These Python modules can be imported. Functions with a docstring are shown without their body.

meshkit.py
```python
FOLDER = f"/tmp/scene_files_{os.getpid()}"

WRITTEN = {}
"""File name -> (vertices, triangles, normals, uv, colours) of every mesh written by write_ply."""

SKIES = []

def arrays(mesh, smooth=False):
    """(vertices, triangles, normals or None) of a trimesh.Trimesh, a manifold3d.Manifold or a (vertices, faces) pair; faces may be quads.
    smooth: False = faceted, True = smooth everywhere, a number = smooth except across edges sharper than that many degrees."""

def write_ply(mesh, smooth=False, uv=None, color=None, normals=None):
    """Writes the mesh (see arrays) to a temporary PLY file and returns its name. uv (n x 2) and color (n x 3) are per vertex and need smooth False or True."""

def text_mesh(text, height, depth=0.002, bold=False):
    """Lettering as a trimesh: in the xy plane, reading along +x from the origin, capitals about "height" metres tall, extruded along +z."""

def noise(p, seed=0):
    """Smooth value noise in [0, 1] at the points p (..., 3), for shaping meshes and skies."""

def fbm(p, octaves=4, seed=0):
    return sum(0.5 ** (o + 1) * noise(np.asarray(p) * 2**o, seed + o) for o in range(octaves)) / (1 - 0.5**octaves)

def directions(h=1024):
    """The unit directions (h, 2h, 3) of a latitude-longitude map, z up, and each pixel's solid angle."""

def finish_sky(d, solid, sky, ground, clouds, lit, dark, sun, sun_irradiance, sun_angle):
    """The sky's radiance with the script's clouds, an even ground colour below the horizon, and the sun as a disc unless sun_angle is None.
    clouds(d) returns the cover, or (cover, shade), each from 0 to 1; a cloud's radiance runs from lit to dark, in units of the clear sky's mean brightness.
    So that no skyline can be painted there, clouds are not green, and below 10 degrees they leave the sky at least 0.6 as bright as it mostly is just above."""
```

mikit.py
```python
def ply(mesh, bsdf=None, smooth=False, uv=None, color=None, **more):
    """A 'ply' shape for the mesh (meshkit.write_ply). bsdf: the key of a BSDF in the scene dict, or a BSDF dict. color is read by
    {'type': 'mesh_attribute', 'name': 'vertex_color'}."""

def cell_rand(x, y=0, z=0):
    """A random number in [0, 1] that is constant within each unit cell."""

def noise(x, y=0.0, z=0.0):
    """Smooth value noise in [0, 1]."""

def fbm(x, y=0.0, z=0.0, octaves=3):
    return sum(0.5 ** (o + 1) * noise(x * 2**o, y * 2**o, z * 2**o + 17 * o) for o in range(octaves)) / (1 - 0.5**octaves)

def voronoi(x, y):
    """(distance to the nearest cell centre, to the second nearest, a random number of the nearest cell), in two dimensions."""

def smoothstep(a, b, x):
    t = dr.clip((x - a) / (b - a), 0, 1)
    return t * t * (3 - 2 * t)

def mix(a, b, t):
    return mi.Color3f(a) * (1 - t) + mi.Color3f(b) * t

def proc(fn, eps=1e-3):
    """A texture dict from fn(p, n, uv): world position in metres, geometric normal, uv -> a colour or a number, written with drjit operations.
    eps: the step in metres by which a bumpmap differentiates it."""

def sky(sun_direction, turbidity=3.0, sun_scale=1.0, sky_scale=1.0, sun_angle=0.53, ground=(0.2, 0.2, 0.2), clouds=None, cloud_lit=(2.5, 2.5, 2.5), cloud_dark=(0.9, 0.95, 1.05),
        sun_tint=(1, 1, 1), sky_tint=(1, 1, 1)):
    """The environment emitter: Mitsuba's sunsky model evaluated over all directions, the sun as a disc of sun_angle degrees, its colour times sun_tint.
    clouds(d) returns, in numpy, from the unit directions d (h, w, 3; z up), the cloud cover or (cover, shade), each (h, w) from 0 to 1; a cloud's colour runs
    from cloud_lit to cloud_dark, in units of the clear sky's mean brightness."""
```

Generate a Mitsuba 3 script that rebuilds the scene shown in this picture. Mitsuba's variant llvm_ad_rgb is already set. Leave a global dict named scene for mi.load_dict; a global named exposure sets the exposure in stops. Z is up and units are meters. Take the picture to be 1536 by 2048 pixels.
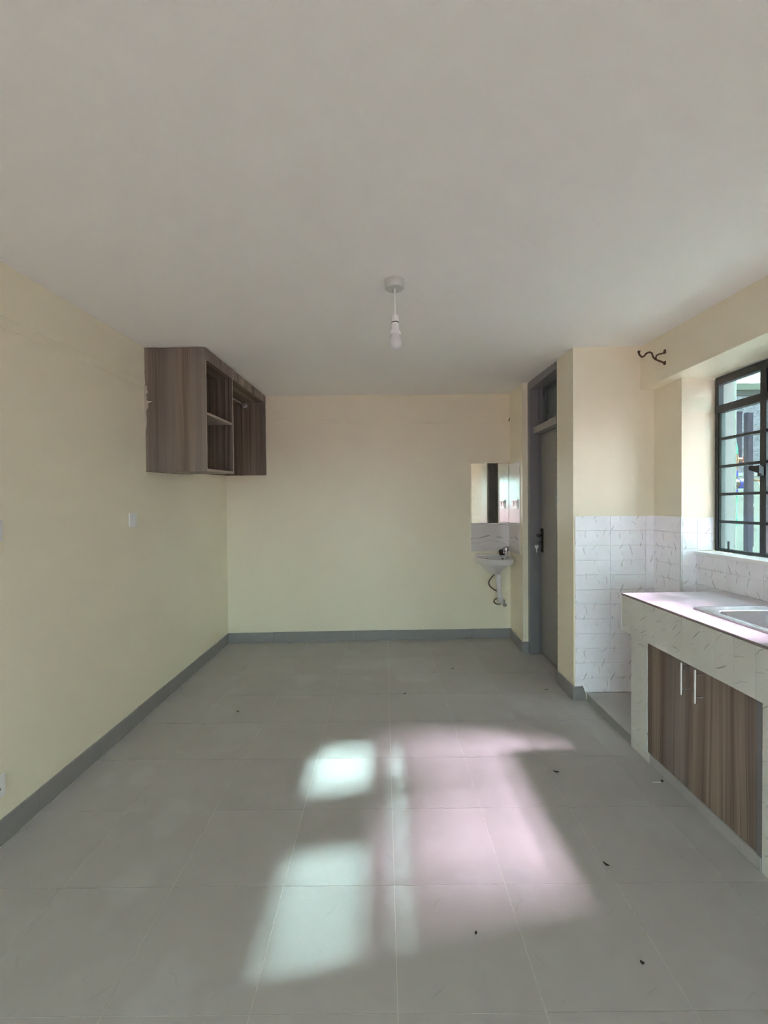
import math, random
import numpy as np, trimesh, manifold3d, shapely
import shapely.geometry as sg
import drjit as dr
import mitsuba as mi
import mikit
from mikit import noise, fbm, cell_rand, smoothstep, mix, proc

random.seed(7)
np.random.seed(7)
T = mi.ScalarTransform4f
scene, labels = {}, {}

# ------------------------------------------------------------------ camera, sky, sun, exposure
FOCAL, PITCH, YAW, ROLL, EYE = 878.585, -0.0151, 0.0005, 0.0086, 1.4      # pixels of a 1536 wide frame, radians, metres
fwd = np.array([math.sin(YAW) * math.cos(PITCH), math.cos(YAW) * math.cos(PITCH), math.sin(PITCH)])
rgt = np.array([math.cos(YAW), -math.sin(YAW), 0.0])
dwn = np.cross(fwd, rgt)
dwn = -math.sin(ROLL) * rgt + math.cos(ROLL) * dwn
eye = np.array([0.0, 0.0, EYE])
scene['camera'] = {'type': 'perspective', 'fov_axis': 'x', 'fov': math.degrees(2 * math.atan(768 / FOCAL)), 'near_clip': 0.05, 'far_clip': 400.0,
                   'to_world': T().look_at(origin=eye.tolist(), target=(eye + fwd).tolist(), up=(-dwn).tolist())}

SUN_EL = math.radians(47.2)                                                # in the plane across the window
SUN = np.array([math.cos(SUN_EL), 0.2 * math.cos(SUN_EL), math.sin(SUN_EL)])


def clouds(d):
    import meshkit
    c = meshkit.fbm(d * 2.2 + 3.0, 3, 5)
    away = np.degrees(np.arccos(np.clip(d @ (SUN / np.linalg.norm(SUN)), -1, 1)))     # thin haze glows around the sun
    return 0.82 + 0.18 * c, 1.0 - 0.9 * np.exp(-(away / 19.0) ** 2) - 0.12 * (1 - c)


scene['sky'] = mikit.sky(SUN, turbidity=5.0, sun_scale=78.0, sky_scale=1.0, sun_angle=17.0, ground=(0.009, 0.009, 0.009), clouds=clouds,
                         cloud_lit=(22.0, 23.5, 27.0), cloud_dark=(0.96, 1.92, 1.82), sun_tint=(0.70, 0.63, 1.0))
exposure = 4.42


# ------------------------------------------------------------------ helpers
def lin(r, g, b):
    return [((c / 255 + 0.055) / 1.055) ** 2.4 if c > 10 else c / 255 / 12.92 for c in (r, g, b)]


def rgb(c):
    return {'type': 'rgb', 'value': list(map(float, c))}


def mat(name, color, rough=0.5, spec=0.5, metallic=0.0, bump=None, scale=0.001, **kw):
    b = {'type': 'principled', 'base_color': color if isinstance(color, dict) else rgb(color), 'roughness': rough if isinstance(rough, dict) else float(rough), 'specular': float(spec), 'metallic': float(metallic), **kw}
    if bump is not None:
        b = {'type': 'bumpmap', 'arbitrary': bump, 'scale': float(scale), 'bsdf': b}
    scene[name] = {'type': 'twosided', 'bsdf': b}
    return name


def box(lo, hi, c=0.0):
    lo, hi = np.minimum(lo, hi).astype(float), np.maximum(lo, hi).astype(float)
    if c <= 0:
        m = trimesh.creation.box(extents=hi - lo)
        m.apply_translation((lo + hi) / 2)
        return m
    c = min(c, 0.45 * (hi - lo).min())
    pts = []
    for s in np.ndindex(2, 2, 2):
        p = np.where(s, hi, lo)
        q = np.where(s, -c, c)
        for k in range(3):
            v = p + q
            v[k] = p[k]
            pts.append(v)
    return trimesh.convex.convex_hull(np.array(pts))


def join(*ms):
    return trimesh.util.concatenate([m for m in ms])


def prism(poly, z0, z1, c=0.0):
    """Polygon in xy extruded along z."""
    poly = sg.Polygon(poly) if not hasattr(poly, 'geom_type') else poly
    parts = []
    for g in getattr(poly, 'geoms', [poly]):
        m = trimesh.creation.extrude_polygon(g, z1 - z0, engine='earcut')
        m.apply_translation([0, 0, z0])
        parts.append(m)
    return trimesh.util.concatenate(parts)


def loft(rings, cap0=True, cap1=True, closed_loop=False):
    """Rings: list of (n,3) arrays of the same length, joined into a skin."""
    n = len(rings[0])
    v = [np.asarray(r, float) for r in rings]
    f = []
    for k in range(len(rings) - 1):
        for i in range(n):
            a, b = k * n + i, k * n + (i + 1) % n
            f += [[a, b, b + n], [a, b + n, a + n]]
    verts = np.vstack(v)
    if cap0:
        verts = np.vstack([verts, v[0].mean(0)])
        f += [[len(verts) - 1, (i + 1) % n, i] for i in range(n)]
    if cap1:
        o = (len(rings) - 1) * n
        verts = np.vstack([verts, v[-1].mean(0)])
        f += [[len(verts) - 1, o + i, o + (i + 1) % n] for i in range(n)]
    m = trimesh.Trimesh(verts, np.array(f), process=False)
    m.fix_normals()
    return m


def spline(pts, n=40):
    from scipy.interpolate import CubicSpline
    p = np.asarray(pts, float)
    t = np.r_[0, np.cumsum(np.linalg.norm(np.diff(p, axis=0), axis=1))]
    return CubicSpline(t, p)(np.linspace(0, t[-1], n))


def tube(pts, r, sides=12):
    p = np.asarray(pts, float)
    r = np.broadcast_to(r, (len(p),))
    t = np.gradient(p, axis=0)
    t /= np.linalg.norm(t, axis=1, keepdims=True)
    a = np.cross(t[0], [0.3, 0.5, 0.81])
    rings = []
    for i in range(len(p)):
        a = a - t[i] * (a @ t[i])
        a /= np.linalg.norm(a)
        b = np.cross(t[i], a)
        w = np.arange(sides) * 2 * np.pi / sides
        rings.append(p[i] + r[i] * (np.cos(w)[:, None] * a + np.sin(w)[:, None] * b))
    return loft(rings)


def cyl(p0, p1, r, sides=20):
    return tube(np.linspace(p0, p1, 2), r, sides)


def lathe(profile, center, axis='z', sides=32):
    """profile: (radius, height) pairs from bottom to top."""
    w = np.arange(sides) * 2 * np.pi / sides
    rings = []
    for r, h in profile:
        rings.append(np.stack([max(r, 1e-4) * np.cos(w), max(r, 1e-4) * np.sin(w), np.full(sides, h)], 1))
    m = loft(rings)
    if axis == 'x':
        m.vertices = m.vertices[:, [2, 0, 1]]
    if axis == 'y':
        m.vertices = m.vertices[:, [1, 2, 0]]
    m.vertices = m.vertices + np.asarray(center, float)
    return m


def key_of(name):
    if name not in scene and name not in labels:
        return name
    k = 1
    while f'{name}_{k:03d}' in scene or f'{name}_{k:03d}' in labels:
        k += 1
    return f'{name}_{k:03d}'


def thing(name, label, category, group=None):
    k = key_of(name)
    labels[k] = {'label': label, 'category': category}
    if group:
        labels[k]['group'] = group
    return k


def obj(name, mesh, m, parent=None, smooth=False, label=None, kind=None, **kw):
    k = key_of((parent + '__' if parent else '') + name)
    scene[k] = mikit.ply(mesh, m, smooth=smooth, **kw)
    if label or kind:
        labels[k] = {**({'label': label} if label else {}), **({'kind': kind} if kind else {})}
    return k


def one(name, mesh, m, label, category, smooth=False, group=None):
    k = thing(name, label, category, group)
    scene[k] = mikit.ply(mesh, m, smooth=smooth)
    return k


def struct(name, mesh=None, m=None, label=None):
    labels[name] = {'kind': 'structure', **({'label': label} if label else {})}
    if mesh is not None:
        scene[name] = mikit.ply(mesh, m)
    return name


# ------------------------------------------------------------------ materials
def col(t):
    return mi.Color3f(t, t, t)


def veins(u, v, cw, ch, ang, seed):
    i, j = dr.floor(u / cw), dr.floor(v / ch)
    r1, r2, r3, r4 = (cell_rand(i, j, seed + k) for k in range(4))
    lu = u - (i + 0.3 + 0.4 * r1) * cw
    lv = v - (j + 0.35 + 0.3 * r2) * ch
    a = ang + (r3 - 0.5) * 0.9
    al = lu * dr.cos(a) + lv * dr.sin(a)
    ac = -lu * dr.sin(a) + lv * dr.cos(a) + (noise(al * 45, i * 3.1, j * 7.7) - 0.5) * 0.012
    ln = 0.012 + 0.035 * r4
    return smoothstep(0.0036, 0.0008, dr.abs(ac)) * smoothstep(ln, ln * 0.3, dr.abs(al)) * (0.25 + 0.75 * r2) * dr.select(cell_rand(i, j, seed + 9) > 0.3, 1.0, 0.0)


def marble_tile(horizontal, base, flute):
    def fn(p, n, uv):
        side = dr.abs(n.x) > 0.6
        u = dr.select(side, p.y, p.x)
        v = p.z
        if horizontal:
            w = veins(u, v, 0.125, 0.095, -0.5, 3) + 0.6 * veins(u + 0.05, v + 0.03, 0.09, 0.07, -0.6, 11)
        else:
            w = veins(u, v, 0.066, 0.1045, 1.25, 3) + 0.7 * veins(u + 0.03, v + 0.045, 0.083, 0.1045, 1.9, 23)
        soft = fbm(u * 9, v * 9, 2.0)
        t = 0.93 + 0.10 * soft
        if flute:
            t = t * (1 - 0.035 * smoothstep(0.3, 1.0, dr.sin((v if horizontal else u) * 2 * math.pi / 0.0125)))
        t = t * (1 - 0.60 * dr.minimum(w, 1))
        return mi.Color3f(*base) * t
    return proc(fn)


def floor_fn(p, n, uv):
    c = fbm(p.x * 1.7 + 5, p.y * 1.7, 0.0, 4)
    f = fbm(p.x * 14, p.y * 14, 3.0, 3)
    cell = cell_rand(dr.floor((p.x - 0.027) / 0.4088), dr.floor((p.y - 2.415) / 0.4088), 5)
    t = 0.90 + 0.14 * c + 0.05 * (f - 0.5) + 0.03 * (cell - 0.5)
    # scuffs: short dark strokes of wear
    s = veins(p.x, p.y, 0.31, 0.27, 0.9, 41) * 0.22 + veins(p.x + 0.1, p.y, 0.23, 0.37, 2.3, 57) * 0.22
    t = t * (1 - 0.55 * dr.minimum(s, 1))
    # dull smears of dried mortar dust
    d = smoothstep(0.62, 0.75, fbm(p.x * 3.1 + 9, p.y * 3.1 + 4, 7.0, 4))
    return mix((0.430, 0.415, 0.405), (0.45, 0.442, 0.435), d) * t


def wood_fn(p, n, uv):
    h = p.x * 1.0 + p.y * 1.0
    vert = dr.abs(n.z) < 0.7
    a = dr.select(vert, h, p.x)
    b = dr.select(vert, p.z, p.y)
    w = a + 0.010 * (noise(b * 2.2, a * 3, 1.0) - 0.5)
    band = noise(w * 16, b * 0.25, 2.0)
    mid = noise(w * 55, b * 0.8, 5.0)
    fine = noise(w * 260, b * 2.5, 9.0)
    dark = smoothstep(0.72, 0.95, noise(w * 95, b * 0.9, 14.0))
    t = 0.55 * band + 0.27 * mid + 0.18 * fine
    c = mix((0.060, 0.042, 0.032), (0.275, 0.225, 0.180), smoothstep(0.05, 0.95, t))
    c = mix(c, (0.17, 0.16, 0.15), 0.45 * smoothstep(0.55, 0.8, noise(w * 11 + 7, b * 0.3, 4.0)))
    return c * (1 - 0.45 * dark)


def wood_red_fn(p, n, uv):
    a, b = p.x + p.y + 0.35, p.z
    w = a + 0.05 * (noise(b * 1.6 + 3, a * 4, 1.0) - 0.5)
    band = noise(w * 22, b * 0.2, 21.0)
    mid = noise(w * 70, b * 0.7, 25.0)
    fine = noise(w * 280, b * 2.2, 29.0)
    dark = smoothstep(0.70, 0.95, noise(w * 120, b * 0.8, 34.0))
    c = mix((0.135, 0.092, 0.074), (0.305, 0.240, 0.195), smoothstep(0.1, 0.9, 0.5 * band + 0.3 * mid + 0.2 * fine))
    c = mix(c, (0.20, 0.185, 0.18), 0.5 * smoothstep(0.55, 0.8, noise(w * 13 + 7, b * 0.3, 24.0)))
    return c * (1 - 0.35 * dark)


def pebble_fn(p, n, uv):
    f = noise(p.x * 90, p.z * 90, p.y * 90)
    g = noise(p.x * 37, p.z * 37, 4.0 + p.y * 37)
    return mix((0.035, 0.05, 0.06), (0.15, 0.18, 0.20), 0.6 * f + 0.4 * g)


def mint_fn(p, n, uv):
    s = fbm(p.x * 6 + p.y * 6, p.z * 1.1, 3.0, 4)
    d = smoothstep(0.66, 0.8, fbm((p.x + p.y) * 14, p.z * 14, 8.0, 3))
    return mix(mix((0.125, 0.170, 0.152), (0.15, 0.20, 0.178), s), (0.08, 0.105, 0.095), 0.5 * d)


def wall_fn(p, n, uv):
    s = fbm(p.x * 1.3 + p.y * 1.3, p.z * 1.3, 2.0, 3)
    return mi.Color3f(0.79, 0.735, 0.585) * (0.97 + 0.06 * s)


def basin_tile_fn(p, n, uv):
    u = p.x * 1.0 + p.y * 1.0
    w = p.z + 0.05 * (fbm(u * 9, p.z * 4, 1.0, 4) - 0.5) - 0.12 * dr.sin(u * 9.0 + 1.0) * 0.35
    k = dr.abs(w - 1.035)
    v = smoothstep(0.012, 0.0, k) * smoothstep(0.25, 0.6, noise(u * 16, 3.0, p.z * 9)) + 0.5 * smoothstep(0.006, 0.0, dr.abs(w - 0.985))
    c = fbm(u * 5, p.z * 7, 6.0, 3)
    return mix((0.56, 0.53, 0.52), (0.66, 0.63, 0.62), c) * (1 - 0.5 * dr.minimum(v, 1))


mat('paint_cream', proc(wall_fn), 0.38, 0.4)
mat('paint_ceiling', (0.80, 0.79, 0.765), 0.6, 0.3)
mat('floor_tile_gloss', proc(floor_fn), 0.5, 0.32)
mat('grout', (0.60, 0.58, 0.54), 0.8, 0.2)
mat('skirting_grey', (0.245, 0.238, 0.236), 0.4, 0.5)
mat('marble_wall', marble_tile(False, (0.93, 0.915, 0.965), True), 0.28, 0.5)
mat('marble_fascia', marble_tile(True, (0.66, 0.66, 0.62), True), 0.3, 0.5)
mat('basin_tile', proc(basin_tile_fn), 0.2, 0.5)
mat('board_white', (0.62, 0.63, 0.64), 0.16, 0.6)
mat('worktop_tile', (0.45, 0.425, 0.465), 0.35, 0.5)
mat('worktop_edge', (0.20, 0.175, 0.165), 0.5, 0.4)
mat('wood', proc(wood_fn), 0.45, 0.4)
mat('wood_cupboard', proc(wood_red_fn), 0.42, 0.4)
mat('wood_edge', (0.30, 0.255, 0.22), 0.45, 0.4)
mat('door_grey', (0.275, 0.265, 0.250), 0.38, 0.5)
mat('frame_grey', (0.18, 0.18, 0.19), 0.32, 0.5)
mat('frame_black', (0.012, 0.015, 0.018), 0.35, 0.5)
mat('casement_green', (0.045, 0.085, 0.08), 0.4, 0.5)
mat('white_plastic', (0.72, 0.72, 0.72), 0.3, 0.5)
mat('sill_white', (0.90, 0.90, 0.91), 0.3, 0.5)
mat('rose_plastic', (0.50, 0.51, 0.485), 0.35, 0.5)
mat('bulb_opal', (0.64, 0.64, 0.665), 0.3, 0.5)
mat('switch_metal', (0.55, 0.55, 0.55), 0.22, 0.5, 0.7)
mat('switch_rocker', (0.80, 0.80, 0.78), 0.15, 0.6)
mat('black_gap', (0.015, 0.014, 0.013), 0.6, 0.3)
mat('porcelain', (0.66, 0.64, 0.64), 0.12, 0.6)
mat('pipe_white', (0.66, 0.63, 0.64), 0.35, 0.5)
mat('hose_brown', (0.10, 0.085, 0.055), 0.4, 0.5, 0.5)
mat('rust', (0.085, 0.045, 0.028), 0.55, 0.4, 0.3)
mat('bronze_dark', (0.035, 0.030, 0.026), 0.35, 0.5, 0.5)
mat('key_nickel', (0.85, 0.85, 0.86), 0.3, 0.5, 0.3)
mat('brass', (0.13, 0.085, 0.045), 0.7, 0.1, 0.1)
mat('meter_body', (0.045, 0.040, 0.032), 0.6, 0.15)
mat('meter_blue', (0.018, 0.04, 0.26), 0.5, 0.15)
mat('wheel_red', (0.22, 0.012, 0.02), 0.5, 0.2)
mat('pipe_green', (0.015, 0.20, 0.125), 0.5, 0.2)
mat('post_slate', (0.016, 0.020, 0.034), 0.8, 0.08)
mat('mint_wall_dimmed', proc(mint_fn), 0.85, 0.05)  # walls, post and pipes darker than real paint, outdoor dimness in the colour
mat('mint_reveal_dimmed', (0.165, 0.210, 0.205), 0.85, 0.05)  # same mint paint as the yard walls, toned for its own light
mat('pebble_dash', proc(pebble_fn), 0.9, 0.05)
mat('ledge_pale', (0.16, 0.195, 0.19), 0.85, 0.05)
mat('band_dark', (0.03, 0.042, 0.04), 0.85, 0.05)
mat('band_green', (0.07, 0.10, 0.082), 0.85, 0.05)
mat('concrete', (0.30, 0.30, 0.28), 0.8, 0.2)
mat('render_grey', (0.32, 0.33, 0.31), 0.85, 0.2)
mat('plaster_raw', (0.45, 0.42, 0.36), 0.9, 0.1)
mat('debris_dark', (0.03, 0.025, 0.02), 0.7, 0.2)
mat('debris_tan', (0.16, 0.12, 0.08), 0.7, 0.2)
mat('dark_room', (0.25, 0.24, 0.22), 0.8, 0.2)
scene['steel'] = {'type': 'twosided', 'bsdf': {'type': 'roughconductor', 'material': 'Al', 'alpha': 0.28, 'specular_reflectance': rgb((0.80, 0.80, 0.83))}}
scene['brushed'] = {'type': 'twosided', 'bsdf': {'type': 'roughconductor', 'material': 'Al', 'alpha': 0.25, 'specular_reflectance': rgb((0.85, 0.84, 0.82))}}
scene['chrome'] = {'type': 'twosided', 'bsdf': {'type': 'roughconductor', 'material': 'Cr', 'alpha': 0.08}}
scene['silver'] = {'type': 'twosided', 'bsdf': {'type': 'conductor', 'material': 'Ag', 'specular_reflectance': rgb((0.88, 0.90, 0.89))}}
scene['glass'] = {'type': 'thindielectric', 'int_ior': 1.5, 'specular_transmittance': rgb((0.90, 0.97, 0.95))}
scene['green_sun_tint'] = {'type': 'thindielectric', 'int_ior': 1.5, 'specular_transmittance': rgb((0.42, 0.77, 0.65))}  # tints the lower sun for the mint patches on the floor
scene['pink_sun_tint'] = {'type': 'thindielectric', 'int_ior': 1.5, 'specular_transmittance': rgb((0.062, 0.063, 0.067))}  # dims and tints the upper sun for the pink floor light

# ------------------------------------------------------------------ room plan (metres; x right, y away from the camera, z up)
XL, XR = -1.607, 1.915            # left wall, right wall
RETX, PIL_Y = 1.308, 4.12         # wall beside the basin, front of the little pier
ENDX, KIT_Y = 1.343, 3.112        # end face and front of the kitchen cross wall
DOOR0, DOOR1 = 3.40, 4.12         # door opening along y
SILLX, WINX, OUTX = 2.013, 2.14, 2.243
WIN0, WIN1 = 1.71, 2.824          # window opening along y
REAR = -2.3
H = 2.75


def back_y(x):
    return 4.4924 + (x + 1.607) * 0.0300


def ceil_z(x, y):
    return 2.394 + 0.0061 * x + 0.0314 * max(y, -1.0)


# floor: tiles with open joints over a bed of grout
S, X0, Y0, J = 0.4088, 0.027, 2.4149, 0.0011
struct('floor', box((XL - 0.1, REAR, -0.12), (2.0, 4.8, -0.0012)), 'grout', 'grey porcelain tiled floor of the room')
room = sg.Polygon([(XL + 0.0128, REAR), (XL + 0.0128, back_y(XL) - 0.0120), (RETX + 0.3, back_y(RETX + 0.3) - 0.0120), (RETX + 0.3, DOOR0 - 0.2), (RETX + 0.3, KIT_Y - 0.01), (1.44, KIT_Y - 0.01), (1.44, REAR)])
for i in range(-5, 5):
    for j in range(-12, 7):
        cell = sg.box(X0 + i * S + J, Y0 + j * S + J, X0 + (i + 1) * S - J, Y0 + (j + 1) * S - J).intersection(room)
        if cell.is_empty or cell.area < 0.0005 or cell.geom_type != 'Polygon':
            continue
        dz = random.uniform(-0.0003, 0.0003)
        obj('tile', prism(cell, -0.012, dz), 'floor_tile_gloss', 'floor')

# ceiling
cx, cy = (XL - 0.15, 2.243), (REAR - 0.1, 4.9)
cv, grid = [], [cy[0], -1.0, cy[1]]
rings = []
for y in grid:
    rings.append([[cx[0], y, ceil_z(cx[0], y)], [cx[1], y, ceil_z(cx[1], y)], [cx[1], y, 2.8], [cx[0], y, 2.8]])
struct('ceiling', loft(rings), 'paint_ceiling', 'matt white painted ceiling')

# walls
struct('wall_left', box((XL - 0.15, REAR, -0.1), (XL, 4.9, H)), 'paint_cream', 'long cream painted left wall')
struct('wall_back', prism([(XL, back_y(XL)), (2.2, back_y(2.2)), (2.2, 4.95), (XL, 4.95)], -0.1, H), 'paint_cream', 'cream painted back wall')
ret = [(RETX + 0.011, back_y(RETX)), (RETX - 0.006, PIL_Y), (1.352, PIL_Y), (1.50, PIL_Y), (1.50, back_y(1.5))]
struct('wall_return', prism(ret, -0.1, H), 'paint_cream', 'short cream pier between the basin corner and the grey door')
struct('wall_kitchen', join(box((ENDX, KIT_Y, -0.1), (XR + 0.02, KIT_Y + 0.12, H)), box((ENDX, KIT_Y + 0.12, -0.1), (1.50, DOOR0, H))), 'paint_cream', 'cream cross wall with marble tiles between kitchen and grey door')
struct('wall_right', join(box((XR, WIN1, -0.1), (OUTX, 4.9, H)),
                          box((SILLX, WIN0, -0.1), (OUTX, WIN1, 1.065)),
                          box((XR, WIN0, 2.2), (OUTX, WIN1, H)),
                          box((XR, REAR, -0.1), (OUTX, WIN0, H)),
                          box((1.819, REAR, 2.2), (XR, KIT_Y, H))), 'paint_cream', 'cream right wall with a deep window recess and a boxed beam')
struct('wall_rear', join(box((XL, REAR - 0.15, -0.1), (-1.05, REAR, H)), box((1.05, REAR - 0.15, -0.1), (XR, REAR, H)), box((-1.05, REAR - 0.15, 2.05), (1.05, REAR, H))), 'paint_cream', 'unseen rear wall with a wide opening that lights the room')  # out of view, opening sized for the sky light it lets in
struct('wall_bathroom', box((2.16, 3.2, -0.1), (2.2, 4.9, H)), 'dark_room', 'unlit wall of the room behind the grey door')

# cable rail chased along the left and back walls
def rail(p0, p1, n):
    p0, p1, n = map(np.asarray, (p0, p1, n))
    def ridge(off):
        r = []
        for p in (p0, p1):
            a, b = p + [0, 0, off - 0.0035], p + [0, 0, off + 0.0035]
            r.append([a - n * 0.002, a + n * 0.005, b + n * 0.005, b - n * 0.002])
        return loft(r)
    return join(ridge(-0.023), ridge(0.023))


nb = np.array([0.03, -1.0, 0]) / math.hypot(0.03, 1)
struct('trim_1', rail((XL, 0.3, 2.15), (XL, back_y(XL), 2.262), np.array([1.0, 0, 0])), 'paint_cream', 'two shallow painted ridges along the left wall below the ceiling')
struct('trim_2', rail((XL, back_y(XL), 2.262), (RETX, back_y(RETX), 2.276), nb), 'paint_cream', 'two shallow painted ridges along the back wall below the ceiling')

# skirting tiles
SK = 0.104


def skirting(name, p0, p1, label, first=0.41, step=0.41, t=0.010, h=SK, ragged=True):
    p0, p1 = np.array([*p0, 0.0]), np.array([*p1, 0.0])
    L = np.linalg.norm(p1 - p0)
    u = (p1 - p0) / L
    n = np.array([-u[1], u[0], 0])          # left of the walking direction
    struct(name, None, None, label)
    cut = [0.0] + [c for c in np.arange(first, L - 0.03, step)] + [L]
    for a, b in zip(cut[:-1], cut[1:]):
        hh = h + random.uniform(-0.0015, 0.0015) * ragged
        tt = t + random.uniform(-0.0008, 0.0008)
        base = [p0 + u * (a + 0.001), p0 + u * (b - 0.001), p0 + u * (b - 0.001) + n * tt, p0 + u * (a + 0.001) + n * tt]
        low, high = [q + [0, 0, 0.0015] for q in base], [q + [0, 0, hh - 0.002] for q in base]
        top = [base[0], base[1], base[2] - n * 0.002, base[3] - n * 0.002]
        obj('tile', loft([low, high, [q + [0, 0, hh] for q in top]]), 'skirting_grey', name)


skirting('baseboard_left', (XL, back_y(XL)), (XL, REAR), 'grey tile skirting along the left wall', first=0.44)
skirting('baseboard_back', (RETX, back_y(RETX)), (XL, back_y(XL)), 'grey tile skirting along the back wall', first=0.40)
skirting('baseboard_return', (RETX - 0.006, PIL_Y), (RETX + 0.008, back_y(RETX)), 'grey tile skirting beside the basin')
skirting('baseboard_pier', (1.352, PIL_Y), (RETX - 0.016, PIL_Y), 'grey tile skirting on the pier left of the door')
skirting('baseboard_end', (ENDX, KIT_Y - 0.01), (ENDX, DOOR0), 'grey tile skirting on the wall end right of the door')
struct('baseboard_kitchen', None, None, 'short chipped grey skirting piece at the foot of the kitchen cross wall')
chip = [(1.333, 0.0), (1.43, 0.0), (1.424, 0.05), (1.412, 0.085), (1.404, 0.104), (1.36, 0.101), (1.333, 0.09)]
m = prism(chip, 0, 0.010)
m.vertices = np.stack([m.vertices[:, 0], KIT_Y - m.vertices[:, 2] - 0.0005, m.vertices[:, 1]], 1)
m.fix_normals()
obj('tile', m, 'skirting_grey', 'baseboard_kitchen')

# marble wall tiles
def tiles(parent, lo_u, hi_u, zs, us, place, m):
    for a, b in zip(us[:-1], us[1:]):
        for c, d in zip(zs[:-1], zs[1:]):
            t = 0.007 + random.uniform(0, 0.0006)
            obj('tile', place(a + 0.0008, b - 0.0008, c + 0.0008, d - 0.0008, t), m, parent)


zrow = [1.312 - 0.1045 * k for k in range(12)][::-1]
zrow = [0.058] + zrow
tiles('wall_kitchen', 0, 0, zrow, [1.352, 1.602, 1.852, XR], lambda a, b, c, d, t: box((a, KIT_Y - t, c), (b, KIT_Y + 0.002, d), 0.0012), 'marble_wall')
tiles('wall_right', 0, 0, zrow, [WIN1 + 0.004, KIT_Y - 0.008], lambda a, b, c, d, t: box((XR - t, a, c), (XR + 0.002, b, d), 0.0012), 'marble_wall')
tiles('wall_right', 0, 0, zrow, [XR + 0.002, SILLX], lambda a, b, c, d, t: box((a, WIN1 - t, c), (b, WIN1 + 0.002, d), 0.0012), 'marble_wall')
tiles('wall_right', 0, 0, [1.094, 1.20, 1.305], [SILLX, 2.118], lambda a, b, c, d, t: box((a, WIN1 - t, c), (b, WIN1 + 0.002, d), 0.0012), 'marble_wall')
tiles('wall_right', 0, 0, [0.76, 0.878, 0.985, 1.066], [WIN0] + [WIN1 - 0.008 - 0.25 * k for k in range(5)][::-1], lambda a, b, c, d, t: box((SILLX - t, a, c), (SILLX + 0.002, b, d), 0.0012), 'marble_wall')
obj('corner_trim', box((XR - 0.009, WIN1 - 0.009, 0.06), (XR + 0.0015, WIN1 + 0.004, 1.312), 0.001), 'white_plastic', 'wall_right', label='thin white edge strip on the tiled corner')
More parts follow.
